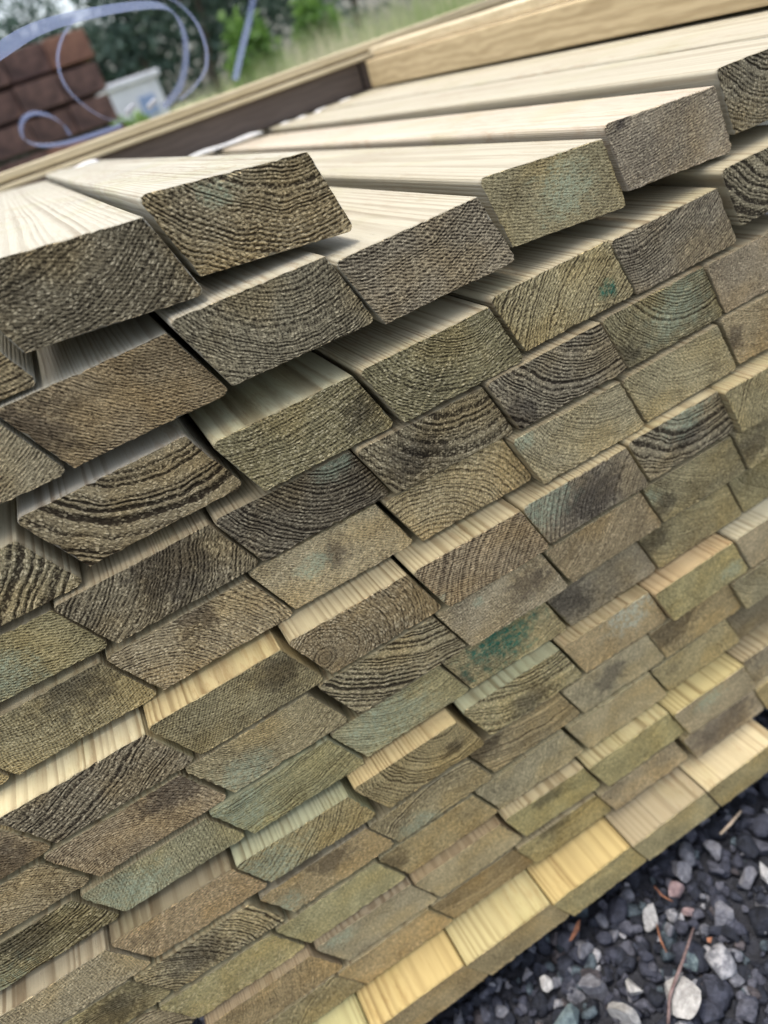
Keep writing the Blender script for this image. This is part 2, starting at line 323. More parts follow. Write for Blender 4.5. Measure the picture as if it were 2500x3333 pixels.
# name: (description, tone, side, (cx, cz, spacing), (contrast, tufts, saw), dark(x,z,r), green(x,z,r), green tone)
TONE = {'gb': (0.320,0.255,0.155), 'dk': (0.194,0.157,0.105), 'tan': (0.441,0.350,0.193), 'br': (0.331,0.248,0.141), 'ol': (0.338,0.280,0.152),
        'pl': (0.473,0.385,0.235), 'gy': (0.320,0.265,0.177), 'rd': (0.362,0.260,0.155), 'gn': (0.383,0.335,0.188), 'pk': (0.430,0.340,0.221)}
GRN = {'p': (.62,.69,.45), 't': (.0,.21,.14), 'w': (.85,.95,.74)}
LOOK = {
'J': ('grey-brown ridged end', 'gb', (95,45,2.4),(.6,.5,.2),0,0,'p'),
'B': ('lumpy dark grey end cut by the left frame edge', 'dk', (10,90,2.8),(.5,1.0,.5),0,0,'p'),
'A': ('big brown end with wavy fibres', 'gb', (86,62,2.5),(.85,.9,.3),0,(42,-9,9),'p'),
'I': ('fine grained grey end', 'gb', (50,90,2.0),(.25,.5,.4),0,0,'p'),
'H': ('cross-hatched brown end with bluish dark corner', 'br', (112,66,1.7),(.35,.3,.7),(8,-20,21),0,'p'),
'G': ('olive grey end with fan-like rings', 'gy', (78,42,2.3),(.6,.7,.2),0,0,'p'),
'C': ('grey waffle-patterned end', 'gy', (30,110,2.6),(.5,.6,1.0),0,0,'p'),
'D': ('fuzzy olive end with pale green scratches', 'ol', (60,140,2.2),(.12,.3,.4),0,(64,-22,20),'p'),
'E': ('plain grey speckled end', 'gy', (10,120,1.6),(.12,.6,.4),(14,-3,5),0,'p'),
'F': ('rough ridged tan end at the right edge', 'gy', (70,60,3.0),(.9,.6,.1),0,0,'p'),
'Fr': ('pale top face behind the thick end', 'gy', (70,60,3.0),(.5,.4,.2),0,0,'p'),
'Frr': ('pale deck under the yellow board', 'gy', (50,60,3.0),(.5,.4,.2),0,0,'p'),
'Frrr': ('deck strip behind the yellow board', 'gy', (50,60,3.0),(.5,.4,.2),0,0,'p'),
'Q2': ('deeply ridged diagonal end', 'gb', (-40,95,6.5),(1.0,.9,.1),0,0,'p'),
'Q': ('end with broad dark bowl-shaped ridges', 'gb', (88,52,6.4),(1.15,.8,.0),0,0,'p'),
'L': ('speckled olive end with dark right corner', 'ol', (50,170,2.6),(.5,1.0,.2),(93,-26,14),0,'p'),
'M': ('olive end with smile-shaped rings', 'ol', (80,30,2.3),(.55,.8,.2),0,0,'p'),
'N': ('wavy grained end with teal drips', 'tan', (150,-95,3.0),(.65,.5,.2),0,(93,-33,7),'t'),
'O': ('grey ringed end', 'gy', (24,70,2.2),(.55,.5,.2),0,0,'p'),
'P': ('coarsely ridged grey end at the right edge', 'gy', (78,50,4.2),(1.1,.5,.1),0,0,'p'),
'W2': ('light olive cross-hatched end', 'ol', (60,120,2.2),(.25,.3,.8),0,(50,-26,20),'p'),
'W': ('end with sweeping blue-black streaks', 'gb', (-34,44,2.6),(.75,.7,.2),(72,-16,26),0,'p'),
'V': ('charcoal end with a smoky pale patch', 'dk', (96,34,2.8),(.9,.6,.1),0,(84,-4,12),'p'),
'R': ('dark deeply ridged end', 'gb', (88,40,4.6),(.85,.9,.1),(38,-25,20),0,'p'),
'S': ('grey-black finely ridged end', 'gy', (96,46,2.8),(1.1,.6,.0),(20,-36,16),0,'p'),
'T': ('mossy olive end with black lower corner', 'ol', (90,40,2.2),(.65,.5,.1),(18,-36,15),(70,-20,24),'p'),
'U': ('plain pinkish grey end at the right edge', 'pk', (50,100,1.5),(.1,.6,.4),0,0,'p'),
'W3l': ('olive sliver of an end at the left edge', 'ol', (60,120,2.2),(.4,.3,.4),0,0,'p'),
'W3': ('olive end with dark upper corner', 'ol', (60,110,2.0),(.35,.5,.4),(76,-6,24),0,'p'),
'AB': ('brown end with fan of fine rings', 'gb', (4,-72,2.4),(.6,.8,.1),(60,-4,16),0,'p'),
'X': ('smooth sandy grey end with mint spot', 'pl', (40,160,1.5),(.08,.6,.3),(60,-20,12),(42,-20,11),'p'),
'Y': ('tan end with arched rings', 'tan', (18,-80,3.4),(.6,.7,.0),0,0,'p'),
'Z': ('cream end with fine curved grain', 'pl', (96,40,2.4),(.4,.4,.1),0,(8,-4,10),'p'),
'AA': ('pale straw end', 'pl', (96,70,2.4),(.3,.4,.1),0,0,'p'),
'AC': ('brown end with blackish stain at the right edge', 'br', (60,80,2.0),(.3,.5,.3),(12,-22,13),0,'p'),
'CA': ('dark brown corner of an end at the left edge', 'br', (60,-70,2.0),(.5,.5,.2),(80,-38,24),0,'p'),
'BA': ('coarse speckled end with slanting fibres', 'gb', (-30,150,3.2),(.85,1.0,.2),0,0,'p'),
'BB': ('olive end with black right corner', 'ol', (70,140,1.8),(.3,.3,.5),(88,-16,18),0,'p'),
'BC': ('brown end with the pith of the tree', 'br', (20,-29,2.9),(.5,.9,.1),0,0,'p'),
'BD': ('brown end with upright dark lines', 'br', (170,-90,4.0),(.55,.4,.8),0,(12,-36,7),'p'),
'BE': ('half green half purple-grey end', 'gy', (150,-60,3.0),(.55,.5,.2),(62,-24,26),(20,-8,22),'p'),
'BF': ('ridged end with light green top', 'gy', (76,52,4.6),(.95,.5,.1),(60,-22,16),(58,-3,20),'p'),
'BG': ('steep grained tan end at the right edge', 'tan', (130,-60,2.6),(.5,.4,.1),0,0,'p'),
'DA': ('brown arched end at the left edge', 'br', (20,-100,2.0),(.45,.5,.2),0,0,'p'),
'CB': ('brown domed end with inky right tip', 'br', (30,-70,1.9),(.45,.6,.1),(88,-4,24),0,'p'),
'CC': ('sandy end with neat rings and mint smear', 'tan', (66,34,2.0),(.4,.5,.1),0,(30,-34,20),'p'),
'CD': ('black and brown striped end', 'gb', (120,92,4.2),(1.25,.7,.0),0,0,'p'),
'CE': ('pale speckled end with two mint dots', 'pl', (30,150,2.4),(.25,.9,.1),(80,-20,17),(36,-10,5),'p'),
'CF': ('golden brown dotted end', 'br', (-80,100,2.2),(.4,.5,.3),0,0,'p'),
'CG': ('brown end with bowl rings and ink stain', 'ol', (96,60,1.9),(.45,.3,.1),(18,-28,13),(4,-14,12),'p'),
'CH': ('tan end with brown-black smudge at the right edge', 'tan', (60,80,2.4),(.3,.4,.2),(24,-20,19),0,'p'),
'EA': ('dark olive ridged end at the left edge', 'ol', (50,100,2.6),(.8,.8,.1),(60,-10,20),(20,-40,26),'p'),
'DB': ('two-tone end, green left and tan right', 'gn', (-60,-10,2.2),(.3,.4,.2),0,(26,-24,26),'p'),
'DC': ('moss green end with straight grain', 'gn', (30,170,2.6),(.5,.3,.1),0,(8,-16,34),'p'),
'DD': ('mint coated end', 'gn', (80,60,2.6),(.45,.3,.1),0,(44,-24,32),'p'),
'DE': ('tan end crusted with emerald crystals', 'tan', (40,140,2.6),(.45,.4,.1),(5,-30,13),(54,-14,30),'t'),
'DF': ('smooth grey end with purple-grey left', 'gy', (60,110,2.0),(.2,.3,.2),(22,-14,24),0,'p'),
'DG': ('brown bowl-ringed end with inky left corner', 'ol', (96,100,1.9),(.4,.3,.1),(14,-12,16),0,'p'),
'DH': ('olive end with bright upper rim at the right edge', 'ol', (80,40,1.9),(.5,.3,.0),0,0,'p'),
'FA': ('pinkish grey pebbly end', 'pk', (40,120,2.0),(.15,1.0,.3),0,0,'p'),
'EB': ('rosy brown end with low arches', 'rd', (60,-130,2.0),(.3,.6,.1),0,0,'p'),
'EC': ('tan ringed end with two mint patches', 'tan', (-20,50,3.0),(.5,.3,.1),0,(22,-20,26),'p'),
'ED': ('orange-brown end with U-shaped rings', 'tan', (84,10,3.2),(.6,.2,.0),(86,-24,9),0,'p'),
'EE': ('knobbly olive end, black ridges below', 'ol', (84,80,4.6),(.75,.8,.0),(62,-34,17),0,'p'),
'EF': ('smooth brown end with bright mint blob', 'br', (60,120,1.6),(.08,.2,.1),0,(72,-8,24),'w'),
'EG': ('smooth olive end with greenish right corner', 'ol', (40,120,1.8),(.15,.2,.2),0,(88,-30,11),'p'),
'EH': ('peach coloured end at the right edge', 'pk', (60,90,2.0),(.1,.2,.1),0,0,'p'),
'GA': ('striped olive end at the left edge', 'ol', (50,-120,2.0),(.75,.4,.0),(80,-20,22),0,'p'),
'FB': ('black ridged end with pale tufts', 'gb', (-20,-70,3.0),(1.1,.8,.0),(46,-18,20),0,'p'),
'FC': ('umber end with mint left tip', 'br', (40,150,1.7),(.12,.6,.1),(60,-10,18),(12,-28,15),'p'),
'FD': ('striped grey end with mint lower edge', 'gb', (70,-90,2.4),(.85,.5,.0),0,(38,-37,16),'p'),
'FE': ('end fading from black ridges to smooth brown', 'gb', (76,110,3.6),(.6,.3,.0),(14,-4,20),0,'p'),
'FF': ('smooth mauve grey end', 'gy', (40,120,1.6),(.08,.2,.1),(52,-20,18),0,'p'),
'FH': ('end half covered by a charcoal stain', 'br', (100,-60,2.6),(.25,.3,.0),(24,-8,30),0,'p'),
'FI': ('slate grey ringed end at the right edge', 'gy', (80,50,2.2),(.5,.2,.0),0,0,'p'),
'HA': ('black striped end with yellowish base', 'gb', (80,-60,2.4),(1.0,.4,.0),0,0,'p'),
'GB': ('plain olive grey speckled end', 'ol', (40,150,2.2),(.15,.9,.1),0,0,'p'),
'GC': ('smooth khaki end', 'gn', (60,120,1.7),(.08,.3,.1),0,0,'p'),
'GD': ('dull dark grey-brown end', 'br', (60,100,1.8),(.15,.3,.1),(8,-16,16),0,'p'),
'GE': ('grey-brown end with fine steep lines', 'gy', (-90,60,2.4),(.3,.3,.0),0,0,'p'),
'GF': ('smooth sandy end', 'pl', (60,120,1.6),(.06,.2,.1),0,0,'p'),
'GH': ('brown end with arched rings, lower right', 'ol', (60,-50,2.8),(.35,.2,.0),0,0,'p'),
'GI': ('dark olive smudged end at the right edge', 'dk', (60,100,2.0),(.1,.2,.0),0,0,'p'),
'HC': ('reddish brown end', 'rd', (-50,20,2.0),(.3,.3,.1),0,0,'p'),
'HD': ('mauve end with mint left spot', 'gy', (60,90,1.8),(.15,.2,.1),0,(24,-8,12),'p'),
'HE': ('smooth peach-tan end', 'pk', (40,120,1.6),(.05,.2,.1),0,0,'p'),
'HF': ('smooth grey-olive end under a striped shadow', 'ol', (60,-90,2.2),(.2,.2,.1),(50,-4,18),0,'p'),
'HG': ('flat olive end below a yellow top', 'ol', (60,120,1.8),(.05,.2,.1),0,0,'p'),
'HH': ('pale grey end with faint mint centre', 'pl', (60,120,1.8),(.08,.2,.1),0,(46,-14,16),'p'),
'HI': ('mauve ringed end at the right edge', 'gy', (50,-60,2.6),(.5,.2,.0),0,0,'p'),
'IC': ('ridged grey end near the lower frame edge', 'gb', (110,-70,2.4),(.8,.6,.0),0,0,'p'),
'ID': ('warm brown blurred end', 'br', (60,120,1.8),(.1,.2,.1),0,0,'p'),
'IE': ('dark end with lengthwise stripes', 'br', (60,110,3.0),(.8,.2,.0),0,0,'p'),
'IF': ('end with fine U rings, grey above', 'ol', (70,60,2.4),(.5,.2,.0),(40,-2,16),0,'p'),
'IG': ('pale peach end with rings at its left', 'pk', (20,-10,3.0),(.3,.2,.0),0,0,'p'),
'IH': ('smooth slate brown end', 'gy', (60,120,1.8),(.05,.1,.0),(50,-20,40),0,'p'),
'II': ('tan end at the lower right edge', 'tan', (60,120,1.8),(.1,.1,.0),0,0,'p'),
'JY': ('end with green and yellow top cut by the lower edge', 'ol', (60,120,1.8),(.1,.2,.0),0,0,'p'),
'JZ': ('brown end under an orange striped top', 'br', (60,120,1.8),(.1,.2,.0),0,0,'p'),
'JA': ('tan-brown end under a yellow-green top', 'br', (60,120,1.8),(.08,.2,.0),0,0,'p'),
'JB': ('olive end under a golden top', 'ol', (60,120,1.8),(.05,.2,.0),0,0,'p'),
'JC': ('olive end under a top grey at its right', 'ol', (60,120,1.8),(.05,.2,.0),0,0,'p'),
'JD': ('tan fine-ringed end under a cream top', 'tan', (90,-40,1.8),(.2,.2,.0),0,0,'p'),
}

# ------------------------------------------------------------------ ground
def hash_noise(x, y, s):
    return np.sin(x*s*1.7+y*s*0.9)*np.sin(y*s*1.3-x*s*0.6+1.3)+0.5*np.sin(x*s*3.1+2.0)*np.sin(y*s*3.7+0.4)
GZ = -0.565
def mat_ground():
    t = NT('dark_gravel_soil'); co = t.n('ShaderNodeTexCoord').outputs['Object']
    a = t.noise(co, 60.0, 5.0, 0.65); v = t.vor(co, 95.0)
    col = t.mix(a, (0.006, 0.007, 0.010), (0.035, 0.037, 0.048))
    far = t.xyz(co)[1]
    col = t.mix(t.step(far, 1.6, 3.2), col, t.mix(t.noise(co, 3.0, 4.0), (0.10, 0.14, 0.05), (0.30, 0.27, 0.15)))
    t.bump(t.M('ADD', a, v), 0.01)
    return t.set(Base_Color=col, Roughness=0.9)
g = link('ground', mesh('ground', [(-150, -150, GZ), (150, -150, GZ), (150, 200, GZ), (-150, 200, GZ)], [(0, 1, 2, 3)]), [mat_ground()])
tag(g, kind='structure')

# stones --------------------------------------------------------------
import bmesh
def ico(sub):
    bm = bmesh.new(); bmesh.ops.create_icosphere(bm, subdivisions=sub, radius=1.0)
    v = np.array([q.co[:] for q in bm.verts]); f = np.array([[k.index for k in q.verts] for q in bm.faces]); bm.free(); return v, f
ICO1 = ico(1); ICO2 = ico(2); ICO3 = ico(3)
def stone_shape(base, rng, cuts=7):
    v = base[0].copy()
    for _ in range(cuts):                     # chop flat facets: crushed stone
        n = rng.normal(size=3); n /= np.linalg.norm(n); d = rng.uniform(0.30, 0.68)
        k = v@n-d; m = k > 0; v[m] -= np.outer(k[m], n)*1.0
    v *= rng.uniform(0.75, 1.35, 3); a = rng.uniform(0, 6.28, 3)
    R = Matrix.Rotation(a[0], 3, 'X')@Matrix.Rotation(a[1], 3, 'Y')@Matrix.Rotation(a[2], 3, 'Z')
    return v@np.array(R).T
def mat_stone(name, c0, c1, colored=False):
    t = NT(name); co = t.n('ShaderNodeTexCoord').outputs['Object']
    a = t.noise(co, 130.0, 5.0, 0.7); b = t.noise(co, 420.0, 3.0, 0.6)
    if colored:
        base = t.attr('stone_tone', 'GEOMETRY')[0]
        col = t.mix(t.step(a, 0.3, 0.7), t.mix(1.0, base, (0.28, 0.29, 0.33), 'MULTIPLY'), t.mix(1.0, base, (1.15, 1.14, 1.14), 'MULTIPLY'))
    else: col = t.mix(t.step(a, 0.3, 0.7), c0, c1)
    col = t.mix(t.step(b, 0.55, 0.75, 0.0, 0.5), col, t.mix(1.0, col, (1.6, 1.6, 1.6), 'MULTIPLY'))
    t.bump(t.M('ADD', a, t.M('MULTIPLY', b, 0.4)), 0.004)
    return t.set(Base_Color=col, Roughness=0.7, Specular_IOR_Level=0.4)
def scatter_stones():
    rng = np.random.default_rng(3); V = []; F = []; Cc = []; off = 0
    shapes = [stone_shape(ICO2, rng) for _ in range(40)]
    def add(x, y, s, z, tone):
        nonlocal off
        sh = shapes[rng.integers(40)]; a = rng.uniform(0, 6.28); c, sn = math.cos(a), math.sin(a)
        R = np.array([[c, -sn, 0], [sn, c, 0], [0, 0, 1]])
        v = (sh@R.T)*s*np.array([1, 1, 0.8])+np.array([x, y, z])
        V.append(v); F.append(ICO2[1]+off); off += len(v); Cc.append(np.tile(list(tone)+[1], (len(v), 1)))
    tones = [(.026,.030,.044), (.046,.050,.070), (.014,.017,.027), (.090,.093,.115), (.17,.175,.195), (.075,.10,.115), (.09,.078,.08), (.38,.38,.39)]
    pr = np.array([.25, .19, .19, .13, .09, .06, .04, .05])
    for n, s0, s1 in ((12000, .003, .006), (10000, .006, .010), (2600, .010, .0165)):
        for _ in range(n):
            x = rng.uniform(-.75, 1.0); y = rng.uniform(-.75, .12)
            s = rng.uniform(s0, s1)
            add(x, y, s, GZ+rng.uniform(0.0, .006)+s*.25, tones[rng.choice(8, p=pr)])
    v = np.concatenate(V); f = np.concatenate(F); cc = np.concatenate(Cc)
    me = bpy.data.meshes.new('gravel'); me.vertices.add(len(v)); me.vertices.foreach_set('co', v.ravel())
    me.loops.add(len(f)*3); me.loops.foreach_set('vertex_index', f.ravel().astype(np.int32))
    me.polygons.add(len(f)); me.polygons.foreach_set('loop_start', np.arange(0, len(f)*3, 3, dtype=np.int32))
    me.polygons.foreach_set('loop_total', np.full(len(f), 3, dtype=np.int32)); me.update(); me.validate()
    at = me.color_attributes.new('stone_tone', 'FLOAT_COLOR', 'POINT'); at.data.foreach_set('color', cc.ravel())
    o = link('gravel', me, [mat_stone('gravel_stone', None, None, True)])
    tag(o, 'loose crushed dark gravel on the yard floor', 'gravel', kind='stuff')
scatter_stones()
def pix(u, v, z=None, y=None, x=None):
    """a photo pixel on a level (z), or on an upright plane"""
    d = RX*((u-1250)/FPX)+DN*((v-1666.5)/FPX)+FW
    if z is not None: k = (z-CAM.z)/d.z
    elif y is not None: k = (y-CAM.y)/d.y
    else: k = (x-CAM.x)/d.x
    return CAM+d*k
# the pale stones that stand out
M_ST = [mat_stone('pale_stone', (.26,.25,.24), (.50,.49,.47)), mat_stone('grey_stone', (.10,.10,.115), (.22,.22,.24)),
        mat_stone('pinkish_stone', (.20,.13,.13), (.34,.25,.24)), mat_stone('blueish_stone', (.08,.11,.12), (.17,.22,.22))]
ST = [(2115, 2980, 46, 0, 'pale pointed stone near the middle of the gravel'), (2215, 3245, 66, 0, 'large pale rock at the foot of the twig'),
      (2350, 2975, 52, 1, 'light angular stone beside the right frame edge'), (2045, 3320, 58, 0, 'pale rock cut by the bottom frame edge'),
      (1935, 3215, 52, 1, 'blunt grey stone left of the small rounded one'), (1895, 3085, 44, 1, 'flat grey-purple stone near the stack'),
      (2220, 2840, 42, 1, 'dark slate-blue stone below the stack corner'), (2320, 2770, 34, 1, 'leaf-shaped grey stone below the stack corner'),
      (2055, 3215, 30, 0, 'small rounded pale pebble among dark gravel'), (2240, 2970, 22, 2, 'small pinkish pebble in the gravel'),
      (1780, 3200, 36, 0, 'pale wedge-shaped stone at the left of the gravel'), (2180, 3030, 28, 1, 'rounded light grey pebble beside the pointed stone'),
      (2435, 2860, 30, 1, 'smooth grey pebble near the right edge'), (2255, 3120, 34, 3, 'bluish green stone beside the twig'),
      (1720, 3170, 26, 1, 'little square grey stone below the stack'), (2490, 2845, 30, 0, 'whitish pebble on the right frame edge'),
      (2205, 2905, 34, 2, 'brownish oval stone in the gravel'), (1860, 3330, 46, 3, 'dark bluish rock at the bottom frame edge')]
rs = np.random.default_rng(11)
for u, v, rpx, mi, lab in ST:
    q = pix(u, v, z=GZ+.012); s = rpx/3050.0
    sh = stone_shape(ICO3, rs, 12)*s
    o = link('stone', mesh('stone', sh, [tuple(map(int, k)) for k in ICO3[1]]), [M_ST[mi]], loc=(q.x, q.y, GZ+.010+s*.35))
    tag(o, lab, 'stone', 'stones that stand out in the gravel')

def tube(name, pts, radii, m, seg=7):
    V = []; F = []
    for i, p in enumerate(pts):
        p = Vector(p); d = (Vector(pts[min(i+1, len(pts)-1)])-Vector(pts[max(i-1, 0)])).normalized()
        a = d.orthogonal().normalized(); b = d.cross(a)
        for k in range(seg):
            an = 2*math.pi*k/seg; V.append(p+(a*math.cos(an)+b*math.sin(an))*radii[i])
    for i in range(len(pts)-1):
        for k in range(seg): F.append((i*seg+k, i*seg+(k+1) % seg, (i+1)*seg+(k+1) % seg, (i+1)*seg+k))
    F.append(tuple(range(seg))[::-1]); F.append(tuple((len(pts)-1)*seg+k for k in range(seg)))
    return link(name, mesh(name, V, F, True), [m])
def simple(name, c0, c1, scale=200.0, rough=0.8, bump=0.001):
    t = NT(name); co = t.n('ShaderNodeTexCoord').outputs['Object']; a = t.noise(co, scale, 4.0, 0.6)
    t.bump(a, bump); return t.set(Base_Color=t.mix(t.step(a, .3, .7), c0, c1), Roughness=rough)
M_TW = simple('twig_bark', (.09,.055,.05), (.20,.14,.13)); M_DRY = simple('dry_stalk', (.25,.19,.13), (.42,.34,.25)); M_OR = simple('orange_bark', (.16,.06,.03), (.28,.12,.06))
def lay(pts, h): return [pix(u, v, z=GZ+h+dz) for u, v, dz in pts]
o = tube('twig', lay([(2258, 3020, .016), (2240, 3075, .022), (2222, 3130, .022), (2195, 3200, .018), (2180, 3245, .014), (2175, 3333, .010)], .012), [.0009, .0012, .0014, .0017, .0016, .0014], M_TW)
tag(o, 'thin crooked purple-brown twig lying across the gravel', 'twig')
o = tube('twig', lay([(2412, 2640, .016), (2375, 2685, .02), (2345, 2715, .016)], .012), [.0013, .0016, .0013], M_DRY)
tag(o, 'short straight pale stalk lying beside the stack corner', 'twig')
o = tube('pine_needle', lay([(2138, 3010, .016), (2150, 3060, .02), (2170, 3100, .016)], .012), [.0007, .001, .0007], M_OR, 5)
tag(o, 'orange-brown pine needle beside the pointed pale stone', 'needle', 'pine needles on the gravel')
o = tube('pine_needle', lay([(2130, 2885, .016), (2155, 2915, .02), (2190, 2935, .016)], .012), [.0007, .001, .0007], M_OR, 5)
tag(o, 'orange-brown pine needle near the brownish oval stone', 'needle', 'pine needles on the gravel')
def flake(pts, lab):
    P = lay([(u, v, .018) for u, v in pts], .012); n = len(P); V = list(P)+[p-Vector((0, 0, .0015)) for p in P]
    F = [tuple(range(n)), tuple(range(n, 2*n))[::-1]]+[(i, (i+1) % n, n+(i+1) % n, n+i) for i in range(n)]
    o = link('bark_flake', mesh('bark_flake', V, F), [M_OR]); tag(o, lab, 'bark', 'orange bark flakes on the gravel')
flake([(1852, 3062), (1878, 3000), (1888, 2992), (1885, 3025), (1862, 3060)], 'leaf-shaped orange bark flake close to the stack')
flake([(2300, 3052), (2318, 3050), (2314, 3068), (2302, 3066)], 'tiny bright orange bark crumb right of the twig')

# ------------------------------------------------------------------ the boards
SH = 0.40693
def board_mesh(w, h, L, seed):
    """slanted profile with two rounded acute corners, extruded along y; front rim slightly torn"""
    P = [(0, 0, .0032), (w, 0, .0012), (w+SH*h, -h, .0034), (SH*h, -h, .0014)]
    pts = []
    for i in range(4):
        p = Vector(P[i][:2]); a = (Vector(P[i-1][:2])-p).normalized(); b = (Vector(P[(i+1) % 4][:2])-p).normalized()
        ang = a.angle(b); r = P[i][2]; d = r/math.tan(ang/2); c = p+(a+b).normalized()*(r/math.sin(ang/2))
        s = p+a*d; e = p+b*d; v0 = s-c; v1 = e-c; tot = v0.angle(v1); sg = 1 if v0.cross(v1) > 0 else -1
        for k in range(5):
            an = sg*tot*k/4; pts.append(c+Vector((v0.x*math.cos(an)-v0.y*math.sin(an), v0.x*math.sin(an)+v0.y*math.cos(an))))
        # extra points along the long edge so the rim can be ragged
        nx = Vector(P[(i+1) % 4][:2]); rn = P[(i+1) % 4][2]; a2 = (p-nx).normalized(); b2 = (Vector(P[(i+2) % 4][:2])-nx).normalized()
        s2 = nx+a2*(rn/math.tan(a2.angle(b2)/2))
        m = 26 if i in (0, 2) else 12
        for k in range(1, m): pts.append(e.lerp(s2, k/m))
    n = len(pts); rg = random.Random(seed)
    cx = sum(p.x for p in pts)/n; cz = sum(p.y for p in pts)/n
    V = []
    for i, p in enumerate(pts):               # sawn rim: tiny teeth
        j = rg.uniform(-.0004, .0004)+(rg.random() < .06)*rg.uniform(.0004, .0014); dirv = (Vector((cx, cz))-p).normalized()
        q = p+dirv*(.00045+j); V.append((q.x, rg.uniform(0, .0009), q.y))
    for p in pts: V.append((p.x, .0018, p.y))
    for p in pts: V.append((p.x, L, p.y))
    F = [tuple(range(n))]
    for r in (0, 1):
        for i in range(n): F.append((r*n+i, (r+1)*n+i, (r+1)*n+(i+1) % n, r*n+(i+1) % n))
    F.append(tuple(2*n+i for i in range(n))[::-1])
    me = mesh('board', V, F); me.materials.append(M_END); me.materials.append(M_SIDE)
    for p in me.polygons: p.material_index = 0 if p.index == 0 else 1; p.use_smooth = p.index != 0
    me.polygons[0].use_smooth = False
    return me
def flip_check(me):
    if me.polygons[0].normal.y > 0: me.flip_normals()
SIDE = {0: (.375,.358,.29), 1: (.37,.342,.262), 2: (.35,.31,.21), 3: (.32,.27,.17), 4: (.33,.28,.17), 5: (.42,.355,.21), 6: (.34,.29,.17), 7: (.34,.29,.17),
        8: (.42,.34,.19), 9: (.34,.29,.17), 10: (.32,.28,.16), 11: (.35,.29,.17), 12: (.36,.30,.17), 13: (.48,.365,.155)}
SPEC = {'EB': (.24,.20,.12), 'FA': (.33,.28,.18), 'HC': (.32,.25,.15), 'HD': (.27,.22,.14), 'HE': (.30,.23,.13), 'DC': (.30,.30,.18), 'FC': (.3,.26,.17), 'Q': (.36,.33,.26), 'ED': (.46,.36,.18), 'JD': (.54,.45,.27), 'JC': (.34,.28,.17), 'JY': (.44,.40,.19), 'JA': (.46,.39,.19), 'BB': (.46,.37,.19), 'BA': (.48,.42,.26), 'HH': (.42,.35,.16),  # EB's low tone carries the shade of the board above its ledge
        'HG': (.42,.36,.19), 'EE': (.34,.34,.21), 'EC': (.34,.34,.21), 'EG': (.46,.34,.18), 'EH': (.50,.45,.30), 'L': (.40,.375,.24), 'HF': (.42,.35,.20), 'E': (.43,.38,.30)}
ORD = ['topmost', 'second', 'third', 'fourth', 'fifth', 'sixth', 'seventh', 'eighth', 'ninth', 'tenth', 'eleventh', 'twelfth', 'thirteenth', 'bottom']
NTH = ['first', 'second', 'third', 'fourth', 'fifth', 'sixth', 'seventh', 'eighth', 'ninth', 'tenth']
cnt = {}
OBJ = {}
for r, nm, x, y, z, ro, w, h in BOARDS:
    k = cnt.get(r, 0); cnt[r] = k+1
    desc, tone, rings, look, dk, gn, gt = LOOK[nm]
    L = 1.00 if r == 0 else 1.9
    if nm in ('Frr', 'Frrr'): L = 1.9
    me = board_mesh(w, h, L, hash((r, k)) & 0xffff); flip_check(me)
    o = link('timber_board', me, [], loc=(x, y, z)); o.rotation_euler = (0, -ro, 0)
    rg = random.Random(r*31+k*7+5)
    o['seed'] = rg.uniform(1, 90)
    o['rings'] = [float(rings[0]), float(rings[1]), float(rings[2])]
    o['look'] = [float(a) for a in look]
    tn = TONE[tone]; j = rg.uniform(.86, 1.16)*(1.6 if r >= 8 else 1.2 if r >= 4 else 1.08); o['grain'] = .42 if r < 2 else .5 if r == 13 else .65; j = min(j, .50/tn[0]); o['tone'] = [tn[0]*j*.975, tn[1]*j*rg.uniform(.98, 1.02)*(.985 if r >= 8 else 1), tn[2]*j*rg.uniform(.95, 1.05)*(.9 if r >= 8 else 1)]
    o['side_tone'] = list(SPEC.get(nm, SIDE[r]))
    o['dark_blot'] = [float(a) for a in (dk or (0, 500, .01))]
    o['green_blot'] = [float(a) for a in (gn or (0, 500, .01))]
    o['green_tone'] = list(GRN[gt])
    lab = '%s, %s from left in %s layer' % (desc, NTH[k], ORD[r])
    if len(lab.split()) > 16: lab = '%s, %s in %s layer' % (desc, NTH[k], ORD[r])
    tag(o, lab, 'timber board', 'treated timber boards in the stack')
    OBJ[nm] = o

# ------------------------------------------------------------------ things lying on the stack
def mat_timber(name, c0, c1, axis=0, sc=1.0):
    t = NT(name); co = t.n('ShaderNodeTexCoord').outputs['Object']; x, y, z = t.xyz(co)
    k = [140.0, 140.0, 140.0]; k[axis] = 5.0
    v = t.comb(t.M('MULTIPLY', x, k[0]*sc), t.M('MULTIPLY', y, k[1]*sc), t.M('MULTIPLY', z, k[2]*sc))
    a = t.noise(v, 1.0, 3.0, 0.6); wv = t.noise(co, 9.0, 2.0)
    s = t.M('SINE', t.M('ADD', t.M('MULTIPLY', z, 520.0), t.M('MULTIPLY', t.noise(t.comb(t.M('MULTIPLY', x, 14.0), t.M('MULTIPLY', y, 14.0), t.M('MULTIPLY', z, 60.0)), 1.0, 2.0), 14.0)))
    f = t.M('ADD', t.M('MULTIPLY', a, 0.7), t.M('MULTIPLY', s, 0.16), clamp=True)
    t.bump(a, 0.0006)
    return t.set(Base_Color=t.mix(f, c0, c1), Roughness=0.75)
M_YEL = mat_timber('yellowish_plank', (.30,.22,.11), (.62,.50,.30), 1)
M_BRN = mat_timber('brown_bearer', (.07,.052,.042), (.13,.10,.082), 0)
M_LATH = mat_timber('pale_lath', (.42,.34,.20), (.72,.63,.44), 0)
